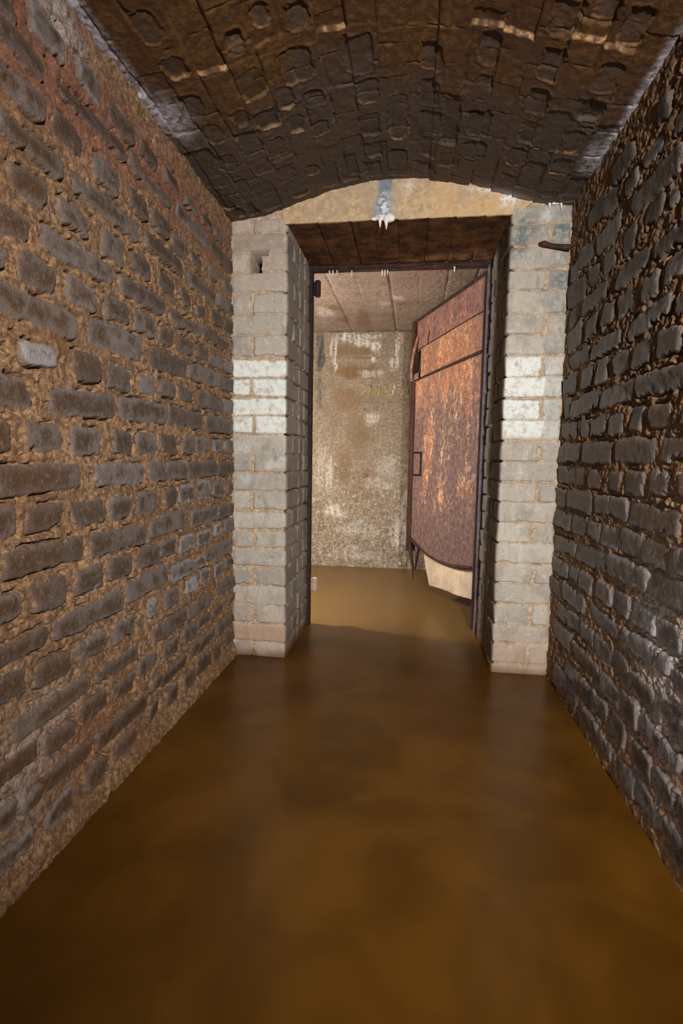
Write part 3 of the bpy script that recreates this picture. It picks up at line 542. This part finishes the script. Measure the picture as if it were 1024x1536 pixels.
A['ochre'] = sstep(.06, .0, V + .02 * fbm(U * 9, V * 9, 2, 15)) * .8 + (1 - F) * .4 * sstep(.35, .1, V)
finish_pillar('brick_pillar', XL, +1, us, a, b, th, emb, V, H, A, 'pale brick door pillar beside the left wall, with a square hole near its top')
# right
us, vs, a, b, th, uc, emb, U, V, H, A = make_pillar('brick_pillar', XR, .4184, RIGHT_ROWS, False, .09, 43, -1)
F = sstep(uc + .004, uc - .004, U); H = H - (1 - F) * (1 - A['brick']) * .014 * sstep(-.4, .2, fbm(U * 12, V * 12, 2, 33))
inner = sstep(emb + .085, emb + .1, U)
A['white'] = np.clip(F * sstep(1.135, 1.16, V) * sstep(1.52, 1.515, V) * (.35 + .65 * sstep(emb + .075, emb + .085, U + .01 * fbm(U * 20, V * 20, 2, 3))) * 1.0 + .5 * F * blob(U, V, emb + .11, 2.14, .03, .05) + .2 * F * sstep(.2, .55, fbm(U * 30, V * 5, 3, 8)) * sstep(-.1, .3, fbm(U * 9, V * 4, 2, 88)), 0, 1)
A['red'] = F * np.clip(.5 * sstep(1.5, 1.9, V) * sstep(.1, .5, fbm(U * 12, V * 12, 2, 18)) + .5 * sstep(.3, .05, V), 0, 1)
A['blue'] = np.clip(F * (1.3 * blob(U, V, emb + .045, 2.065, .05, .035) + 1.2 * blob(U, V, emb + .2, 2.09, .05, .06) + 1.1 * blob(U, V, emb + .235, 2.0, .04, .05) + .9 * blob(U, V, emb + .035, 1.86, .035, .04) + .35 * sstep(emb + .1, emb + .08, U) * sstep(.8, 1.3, V)), 0, 1)
A['mwhite_shade'] = (1 - F) * .75  # shaded inner face painted as a darker colour
A['ochre'] = sstep(.06, .0, V + .02 * fbm(U * 9, V * 9, 2, 15)) * .7 + (1 - F) * .4 * sstep(.5, .1, V)
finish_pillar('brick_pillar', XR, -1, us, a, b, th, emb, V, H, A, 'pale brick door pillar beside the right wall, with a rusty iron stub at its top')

# ---------------------------------------------------------------- concrete lintel
zso = 2.145
us = np.arange(-.646, .505, .0042)
vz = np.arange(0, 1.0, .0042)
vt, a, b, th, vc = corner_path(.24, YR + .01 - 2.594, .008, .0042)
U, T = np.meshgrid(us, vt, indexing='ij')
soff = sstep(vc - .004, vc + .004, T)
yy = b[None, :] + 2.594 + 0 * U
H = .0022 * fbm(U * 30, T * 30, 4, 81) + .003 * fbm(U * 6, T * 6, 2, 82)
for gx, gd in ((-.478, .004), (-.32, .008), (-.215, .003), (-.10, .005), (.04, .008), (.168, .009), (.3, .006)):
    H = H - gd * soff * np.exp(-((U - gx + .004 * fbm(T * 8, U * 0 + gx * 9, 2, 83)) / .0035) ** 2) + soff * .0025 * np.sign(U - gx) * np.exp(-np.abs(U - gx) / .03)
crk = np.abs(U - (.25 + .12 * (vc - T) / .18) + .01 * fbm(T * 25, U * 0, 3, 84))
H = H - (1 - soff) * .004 * np.exp(-(crk / .002) ** 2)
ztop = zso + .24
A = {'soffit': soff}
zz = zso + np.maximum(0, vc - T)
A['blue'] = (1 - soff) * np.clip(sstep(.045 + .03 * sstep(2.28, 2.15, zz), .02, np.abs(U + .17 - .01 * (zz - 2.2) / .1 + .01 * fbm(U * 20, T * 12, 2, 86))) * 1.1, 0, 1)
A['white'] = (1 - soff) * np.clip(blob(U, zz, -.165, 2.2, .03, .07) * .9 + blob(U, zz, .4, 2.215, .04, .035) * 1.2 + .7 * blob(U, zz, .3, 2.26, .09, .015) + .4 * blob(U, zz, -.06, 2.28, .03, .03), 0, 1)
A['ochre'] = (1 - soff) * np.clip(sstep(-.05, .15, U), 0, 1)
fa = a[None, :]
P = np.stack([U, 2.594 + b[None, :] - H * np.cos(th)[None, :], ztop - fa - H * np.sin(th)[None, :]], -1)
# keep the front inside the vault: the top follows the arch, buried a little into it
zmax = vault_z(U) + .03
fr = np.clip(P[..., 2], None, zmax)
P[..., 2] = np.where(T < vc, fr, P[..., 2])
P[..., 2] = np.maximum(P[..., 2], zso + np.maximum(0, U - .425) * .62 + .006 * fbm(U * 40, U * 0 + 2, 3, 87) * sstep(.42, .44, U) - .003)
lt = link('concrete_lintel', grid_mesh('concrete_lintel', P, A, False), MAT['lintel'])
tag(lt, 'pale concrete lintel with a blue-white lime streak, spanning the two pillars under the vault', 'lintel', kind='thing')
# lime drips under the streak
bm = bmesh.new()
def blobball(bm, c, r, sx=1, sy=1, sz=1, seed=0, sub=3):
    res = bmesh.ops.create_icosphere(bm, subdivisions=sub, radius=1)
    for v in res['verts']:
        n_ = 1 + .18 * math.sin(v.co.x * 5 + seed) * math.cos(v.co.y * 6 + v.co.z * 4 + seed)
        v.co = Vector((c[0] + v.co.x * r * sx * n_, c[1] + v.co.y * r * sy * n_, c[2] + v.co.z * r * sz * n_))
blobball(bm, (-.137, 2.588, 2.152), .026, 1, .5, .75, 1)
blobball(bm, (-.175, 2.59, 2.156), .022, 1.3, .4, .6, 2)
blobball(bm, (-.205, 2.592, 2.152), .015, 1.2, .4, .5, 3)
add_tube(bm, [(-.182, 2.588, 2.158), (-.180, 2.588, 2.135), (-.1795, 2.588, 2.112)], [.012, .007, .002], 8)
add_tube(bm, [(-.155, 2.588, 2.155), (-.151, 2.588, 2.13), (-.150, 2.588, 2.102)], [.014, .008, .002], 8)
tag(link('lime_drip', bm_mesh('lime_drip', bm, True), MAT['lime'], lt), 'white lime crust with two small hanging drips')

bm = bmesh.new()
for x_, l_ in ((.576, .024), (.626, .028)):
    add_tube(bm, [(x_, 2.585, 2.20), (x_, 2.585, 2.178), (x_ + .002, 2.585, 2.18 - l_)], [.008, .005, .0012], 8)
blobball(bm, (.60, 2.592, 2.188), .014, 2.2, .4, .5, 4)
tag(link('lime_drip', bm_mesh('lime_drip', bm, True), MAT['lime'], cv), 'white lime drips hanging at the edge of the vault')

# rusty stub on the right pillar
bm = bmesh.new()
pts = [(.548, 2.605, 2.016), (.56, 2.586, 2.012), (.59, 2.576, 1.999), (.63, 2.568, 1.99), (.66, 2.562, 1.985), (.671, 2.560, 1.978)]
add_tube(bm, pts, [.012, .014, .0105, .0115, .014, .010], 8)
sp = link('iron_stub', bm_mesh('iron_stub', bm), MAT['rust_dark'])
tag(sp, 'bent rusty iron stub sticking out of the right brick pillar near its top', 'iron stub')

# ---------------------------------------------------------------- door frame
fr = empty('door_frame', (0, 3.16, 0))
tag(fr, 'dark rusted iron door frame set between the pillars under the lintel', 'door frame')
def frame_part(name, boxes, mat, tubes=(), label=None):
    bm = bmesh.new()
    for bx_ in boxes: add_box(bm, *bx_)
    for pts, r in tubes: add_tube(bm, pts, r, 8)
    for v in bm.verts: v.co.y -= 3.16
    o = link(name, bm_mesh(name, bm), mat, fr)
    bv = o.modifiers.new('bevel', 'BEVEL'); bv.width = .003; bv.segments = 2
    if label: o['label'] = label
    return o
frame_part('frame_post', [(-.64, -.607, YR + .002, YR + .012, -.05, 2.15), (-.612, -.603, YR + .002, YR + .06, -.05, 2.15)], MAT['rust_bar'])
frame_part('frame_post', [(.397, .432, YR + .002, YR + .012, -.02, 2.15), (.393, .402, YR + .002, YR + .06, -.05, 2.15)], MAT['lit_grey_iron'])
frame_part('top_bar', [(-.64, .43, YR + .014, YR + .06, 2.118, 2.146)], MAT['rust_dark'],
           [([(-.62, YR + .01, 2.118), (-.3, YR + .008, 2.114), (-.05, YR + .006, 2.113), (.05, YR + .004, 2.121), (.25, YR + .004, 2.127), (.40, YR + .008, 2.128)], [.008, .009, .008, .011, .010, .008])])
for z0, z1, m in ((.205, .29, MAT['plate']), (1.985, 2.08, MAT['rust_bar'])):  # lower lug takes a pale material to stand for the light on it
    bm = bmesh.new()
    add_tube(bm, [(-.583, 3.2, z0), (-.583, 3.2, z0 + .008), (-.583, 3.2, z1 - .008), (-.583, 3.2, z1)], [.014, .019, .019, .014], 14)
    add_box(bm, -.606, -.583, 3.19, 3.21, z0 + .01, z1 - .01)
    for v in bm.verts: v.co.y -= 3.16
    o = link('keeper_lug', bm_mesh('keeper_lug', bm), m, fr)
    o['label'] = 'lug low on the post, pale from lamplight put into its colour' if z0 < 1 else 'black lug high on the post'
rs = np.random.RandomState(3)
for k, (dx, ln) in enumerate(((-.505, .02), (-.485, .03), (-.46, .018), (-.375, .03), (-.2, .03), (-.185, .034), (-.17, .026), (.205, .034))):
    bm = bmesh.new()
    zt = 2.108 if dx < .1 else 2.118
    add_tube(bm, [(dx, YR + .006 - 3.16, zt + .006), (dx + .001, YR + .006 - 3.16, zt - ln * .5), (dx, YR + .006 - 3.16, zt - ln)], [.0055, .0035, .0012], 7)
    link('lime_drip', bm_mesh('lime_drip', bm, True), MAT['lime'], fr)

# ---------------------------------------------------------------- steel door, standing open into the chamber
DA = math.radians(110.3)
door = empty('steel_door', (.416, 3.209, 0), DA)      # local x runs along the leaf, local y is its far side
tag(door, 'rusty sheet-steel door standing open on the right of the doorway', 'door', kind='thing')
W = 1.165
def sheet(name, outline, off, thick, mat, label=None, seed=1, amp=.004, nx=60, nz=60):
    """a steel sheet given by top/bottom curves: outline = (u0,u1, bottom(u), top(u)); local y = -off faces the passage"""
    u0, u1, fb, ft = outline
    bm = bmesh.new(); front = []; back = []
    for i in range(nx + 1):
        u = u0 + (u1 - u0) * i / nx; zb, zt = fb(u), ft(u); rf = []; rb_ = []
        for j in range(nz + 1):
            z = zb + (zt - zb) * j / nz
            w = amp * float(fbm(np.array(u * 4.0), np.array(z * 4.0), 3, seed))
            rf.append(bm.verts.new((u, off + w, z))); rb_.append(bm.verts.new((u, off + w - thick, z)))
        front.append(rf); back.append(rb_)
    for i in range(nx):
        for j in range(nz):
            bm.faces.new([front[i][j], front[i][j+1], front[i+1][j+1], front[i+1][j]])
            bm.faces.new([back[i][j], back[i+1][j], back[i+1][j+1], back[i][j+1]])
    for i in range(nx):
        bm.faces.new([front[i][0], front[i+1][0], back[i+1][0], back[i][0]])
        bm.faces.new([front[i][nz], back[i][nz], back[i+1][nz], front[i+1][nz]])
    for j in range(nz):
        bm.faces.new([front[0][j], back[0][j], back[0][j+1], front[0][j+1]])
        bm.faces.new([front[nx][j], front[nx][j+1], back[nx][j+1], back[nx][j]])
    o = link(name, bm_mesh(name, bm, False), mat, door)
    if label: o['label'] = label
    return o
jag = lambda u, s, a_: a_ * float(fbm(np.array(u * 14.0), np.array(s * 1.0), 4, s))
def main_bottom(u):
    return float(np.interp(u, [0, .15, .35, .52, .75, .85, .95, 1.1], [.395, .37, .345, .335, .345, .36, .385, .42])) + jag(u, 5, .014)
def plate_bottom(u):
    return float(np.interp(u, [0, .2, .4, .6, .73, .76, .8, .84], [.19, .17, .15, .13, .115, .16, .22, .30])) + jag(u, 8, .006)
# main leaf
sheet('steel_sheet', (.0, 1.10, main_bottom, lambda u: 1.652 + jag(u, 2, .004)), .034, .005, MAT['rust'], 'large lower sheet streaked with orange rust', 3)
sheet('steel_sheet', (.0, 1.00, lambda u: 1.655 - .012 * u / W + jag(u, 6, .002), lambda u: 1.893 - .02 * u / W), .026, .005, MAT['rust'], 'middle sheet with pale rust streaks', 4, .003, 50, 14)
sheet('steel_sheet', (.0, 1.10, lambda u: 1.885 - .02 * u / W + jag(u, 7, .002), lambda u: 2.10), .020, .005, MAT['rust_top'], 'top sheet of purplish rust', 5, .003, 50, 14)
sheet('backing_plate', (.0, .84, plate_bottom, lambda u: .42), .012, .005, MAT['plate'], 'pale limed plate showing under the eaten lower edge', 6, .006, 50, 16)
sheet('backing_plate', (.02, 1.13, lambda u: .42, lambda u: 2.09), -.002, .004, MAT['rust_dark'], 'dark back sheet', 7, .002, 8, 8)
def dpart(name, boxes, mat, tubes=(), label=None, bevel=.003):
    bm = bmesh.new()
    for bx_ in boxes: add_box(bm, *bx_)
    for pts, r in tubes: add_tube(bm, pts, r, 8)
    o = link(name, bm_mesh(name, bm), mat, door)
    if bevel:
        bv = o.modifiers.new('bevel', 'BEVEL'); bv.width = bevel; bv.segments = 2
    if label: o['label'] = label
    return o
dpart('edge_bar', [(1.125, W, -.02, .045, .30, 2.105)], MAT['rust_dark'])
dpart('top_bar', [(.0, W, -.02, .028, 2.097, 2.112), (.0, W - .04, .028, .034, 2.085, 2.108)], MAT['rust_dark'])
dpart('hinge_bar', [(-.008, .004, .014, .038, .02, 2.105)], MAT['rust_dark'])
dpart('edge_strip', [(1.075, 1.13, .032, .044, .40, 1.63)], MAT['rust_dark'], label='narrow folded strip down the free edge')
# seam lips between the sheets
dpart('seam_bar', [], MAT['rust_bar'], [([(.0, .036, 1.662), (.3, .036, 1.658), (.6, .036, 1.654), (.9, .036, 1.648), (1.14, .036, 1.642)], [.011, .011, .010, .009, .008])], 'dark bar across the door at shoulder height', 0)
dpart('seam_bar', [], MAT['rust_bar'], [([(.02, .026, 1.893), (.3, .026, 1.889), (.6, .026, 1.884), (.9, .026, 1.878), (1.1, .025, 1.874)], .0045)], 'thin dark seam below the top sheet', 0)
dpart('seam_bar', [], MAT['rust_bar'], [([(.855, .024, 1.97), (.86, .026, 1.93), (.872, .026, 1.88)], [.003, .004, .003])], 'short upright seam on the top sheet', 0)
# peeled strip beside the gap in the free edge
dpart('torn_strip', [], MAT['rust_top'], [([(1.045, .022, 2.02), (1.07, .032, 1.96), (1.092, .045, 1.88), (1.10, .055, 1.80), (1.108, .06, 1.73), (1.12, .055, 1.68), (1.13, .045, 1.65)], [.006, .010, .012, .011, .010, .011, .014])], 'peeled rusty strip curling off the free edge', 0)
dpart('torn_strip', [(1.03, 1.12, .026, .034, 1.60, 1.70)], MAT['rust_top'], label='small scab of sheet left on the free edge')
# rotted foot of the free edge
dpart('torn_strip', [], MAT['rust_dark'], [([(1.10, .03, .42), (1.09, .035, .33), (1.07, .03, .25), (1.03, .03, .19), (1.02, .032, .10)], [.02, .018, .015, .012, .004]),
      ([(.93, .02, .38), (.95, .025, .30), (.985, .02, .23), (1.0, .02, .17)], [.012, .012, .010, .005]),
      ([(.86, .03, .37), (.90, .036, .375), (.97, .036, .385), (1.08, .034, .41)], [.008, .012, .014, .012])], 'rotted foot of the free edge hanging to the water', 0)
dpart('torn_strip', [], MAT['rust_dark'], [([(.02, .04, .392), (.15, .042, .368), (.33, .042, .345), (.52, .042, .336), (.72, .04, .343), (.84, .038, .36)], [.010, .013, .009, .011, .008, .010])], 'curled rusty lip of the eaten sheet', 0)
dpart('hinge_post', [], MAT['rust_bar'], [([(-.035, .02, .0), (-.032, .025, .12), (-.03, .03, .3), (-.03, .03, .48), (-.03, .03, .50)], [.011, .012, .013, .012, .006])], 'bare hinge post below the door sheet', 0)
# bail handle
dpart('handle', [], MAT['rust_bar'], [([(.905, .03, 1.088), (.905, .06, 1.09), (.905, .095, 1.088), (.905, .102, 1.078), (.905, .103, 1.0), (.905, .102, .932), (.905, .095, .922), (.905, .06, .92), (.905, .03, .922)], .0075), ([(.905, .041, .918), (.905, .041, 1.0), (.905, .041, 1.092)], .006)], 'rectangular iron pull handle', 0)

# ---------------------------------------------------------------- chamber behind
def stain_shade(U, V, L, seed):
    m = np.zeros_like(U)
    wx = .055 * fbm(U * 8, V * 8, 4, seed); wy = .055 * fbm(U * 8, V * 8, 4, seed + 1)
    for x, y, rx, ry, s in L:
        m = np.maximum(m, s * sstep(1.25, .5, np.hypot((U + wx - x) / rx, (V + wy - y) / ry)))
    return m
YB = 5.0; CZ = 2.2
us = axis(-1.1, .6, .007, -1.7, 1.4, .05); vs = axis(-.05, 2.25, .007, -.2, 2.25)
U, V = np.meshgrid(us, vs, indexing='ij')
H = .002 * fbm(U * 20, V * 20, 4, 91) + .012 * sstep(1.3, .4, V) * fbm(U * 18, V * 18, 5, 92) + .01 * sstep(1.0, .2, V) * np.abs(fbm(U * 40, V * 40, 3, 93))
for k, (jz, jd_) in enumerate(((1.981, .006), (1.78, .006), (1.564, .004), (1.36, .0025), (1.16, .002))):
    zw = V - jz + .006 * fbm(U * 6, U * 0, 3, 94 + k)
    H = H - jd_ * np.exp(-(zw / .006) ** 2) + .002 * (k % 2 - .5) * np.tanh(zw / .01) * np.exp(-np.abs(zw) / .12)
for hx_, hz in ((-.41, .87), (-.44, 1.50), (-.33, 1.505), (-.35, .84), (-.5, .62)):
    H = H - .02 * blob(U, V, hx_, hz, .012, .012)
A = {'rough': sstep(1.5, .7, V + .2 * fbm(U * 5, V * 5, 3, 97)), 'white': stain_shade(U, V, BACK_WHITE, 3), 'brown': stain_shade(U, V, BACK_BROWN, 5), 'dark': stain_shade(U, V, BACK_DARK_SHADE, 7)}
wb = link('wall_back', grid_mesh('wall_back', np.stack([U, YB - H, V], -1), A), MAT['back'])
tag(wb, 'stained board-marked concrete wall closing the chamber, with a faint yellow number', 'wall', kind='structure')
bm = bmesh.new()
rs = np.random.RandomState(8)
for st_ in CHALK:
    for (x0, z0), (x1, z1) in zip(st_[:-1], st_[1:]):
        L_ = math.hypot(x1 - x0, z1 - z0); nx_, nz_ = -(z1 - z0) / L_, (x1 - x0) / L_
        h_ = rs.uniform(.0045, .0075)
        x0 -= (x1 - x0) / L_ * .003; z0 -= (z1 - z0) / L_ * .003
        add_poly_box(bm, [(x0 + nx_ * h_, z0 + nz_ * h_), (x0 - nx_ * h_, z0 - nz_ * h_), (x1 - nx_ * h_, z1 - nz_ * h_), (x1 + nx_ * h_, z1 + nz_ * h_)], YB - .0075, YB + .003, lambda u, v, h: (u, h, v))
ch = link('chalk_number', bm_mesh('chalk_number', bm), MAT['chalk'], wb)
ch['label'] = 'faded yellow hand-drawn number 1152'

us = axis(-1.0, .55, .008, -1.7, 1.4, .05); vs = np.arange(3.14, 5.03, .008)
U, V = np.meshgrid(us, vs, indexing='ij')
H = .0025 * fbm(U * 22, V * 22, 4, 101) - .006 * sstep(.25, .5, fbm(U * 55, V * 55, 2, 102)) * sstep(-.1, .3, fbm(U * 6, V * 6, 2, 103))
for gx, gd, wdt in ((-.577, .012, .006), (-.39, .003, .004), (-.176, .014, .007), (.016, .003, .004), (.2, .01, .006), (.38, .01, .006)):
    H = H - gd * np.exp(-((U - gx - .012 * (V - 4) * .3 + .003 * fbm(V * 9, U * 0, 2, 104)) / wdt) ** 2)
A = {'white': stain_shade(U, V, CEIL_WHITE, 13), 'brown': stain_shade(U, V, CEIL_BROWN, 15), 'dark': np.clip(.9 * sstep(4.9, 4.99, V) * sstep(-.4, .2, fbm(U * 14, V * 14, 2, 6)), 0, 1)}
cr = link('ceiling_chamber', grid_mesh('ceiling_chamber', np.stack([U, V, CZ - H], -1), A, True), MAT['croof'])
tag(cr, 'flat pitted concrete ceiling of the chamber with board joints and brown stains', 'ceiling', kind='structure')

def shell(name, boxes, label, cat):
    bm = bmesh.new()
    for b_ in boxes: add_box(bm, *b_)
    o = link(name, bm_mesh(name, bm), MAT['concrete'])
    return tag(o, label, cat, kind='structure')
shell('wall_chamber_left', [(-1.72, -1.62, 3.15, 5.05, -.25, 2.3)], 'concrete side wall of the chamber left of the doorway', 'wall')
shell('wall_chamber_right', [(1.32, 1.42, 3.15, 5.05, -.25, 2.3)], 'concrete side wall of the chamber behind the open door', 'wall')
shell('wall_chamber_front', [(-1.7, -.645, YR + .015, YR + .06, -.25, 2.3), (.436, 1.4, YR + .015, YR + .06, -.25, 2.3), (-.645, .436, YR + .06 - .03, YR + .06, 2.15, 2.4)], 'concrete wall around the chamber side of the doorway', 'wall')
shell('floor', [(-1.72, 1.42, Y0, 5.05, -.3, -.22)], 'concrete floor lying under the brown water', 'floor')

# water
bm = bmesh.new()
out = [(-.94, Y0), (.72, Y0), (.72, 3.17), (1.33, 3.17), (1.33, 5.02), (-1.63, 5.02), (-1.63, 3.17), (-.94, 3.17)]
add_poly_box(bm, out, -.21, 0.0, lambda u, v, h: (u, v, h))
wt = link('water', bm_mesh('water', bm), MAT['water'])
tag(wt, 'still murky brown water flooding the passage and the chamber', 'water', kind='structure')

# ---------------------------------------------------------------- light: a torch behind the viewer, an added fill for the right wall, and one standing in the chamber
def spot(name, loc, aim, energy, cone, blend, radius, color):
    l = bpy.data.lights.new(name, 'SPOT'); l.energy = energy; l.spot_size = math.radians(cone); l.spot_blend = blend
    l.shadow_soft_size = radius; l.color = color
    o = bpy.data.objects.new(name, l); COL.objects.link(o); o.location = loc
    o.rotation_euler = (Vector(aim) - Vector(loc)).to_track_quat('-Z', 'Y').to_euler()
    return o
def point(name, loc, energy, radius, color):
    l = bpy.data.lights.new(name, 'POINT'); l.energy = energy; l.shadow_soft_size = radius; l.color = color
    o = bpy.data.objects.new(name, l); COL.objects.link(o); o.location = loc
    return o
LIGHTS()
w = bpy.data.worlds.new('World'); scene.world = w; w.use_nodes = True
w.node_tree.nodes['Background'].inputs[0].default_value = (.55, .55, .6, 1)
w.node_tree.nodes['Background'].inputs[1].default_value = WORLD

# ---------------------------------------------------------------- camera
cam = bpy.data.cameras.new('camera'); co = bpy.data.objects.new('camera', cam); COL.objects.link(co)
cam.sensor_fit = 'VERTICAL'; cam.sensor_height = 36; cam.sensor_width = 24
cam.lens = 792.6377 / 1536 * 36; cam.clip_start = .02
R_ = Vector((0.99118252, 0.13151968, 0.0161182)); U_ = Vector((-0.02904471, 0.09696798, 0.99486362)); F_ = Vector((-0.12928119, 0.98655957, -0.09993292))
M = Matrix((R_, U_, -F_)).transposed().to_4x4(); M.translation = (0, 0, 1.0327)
co.matrix_world = M
scene.camera = co
vs_ = scene.view_settings
vs_.view_transform = 'Standard'; vs_.look = 'None'; vs_.gamma = 1; vs_.exposure = EXPOSURE; vs_.use_curve_mapping = False
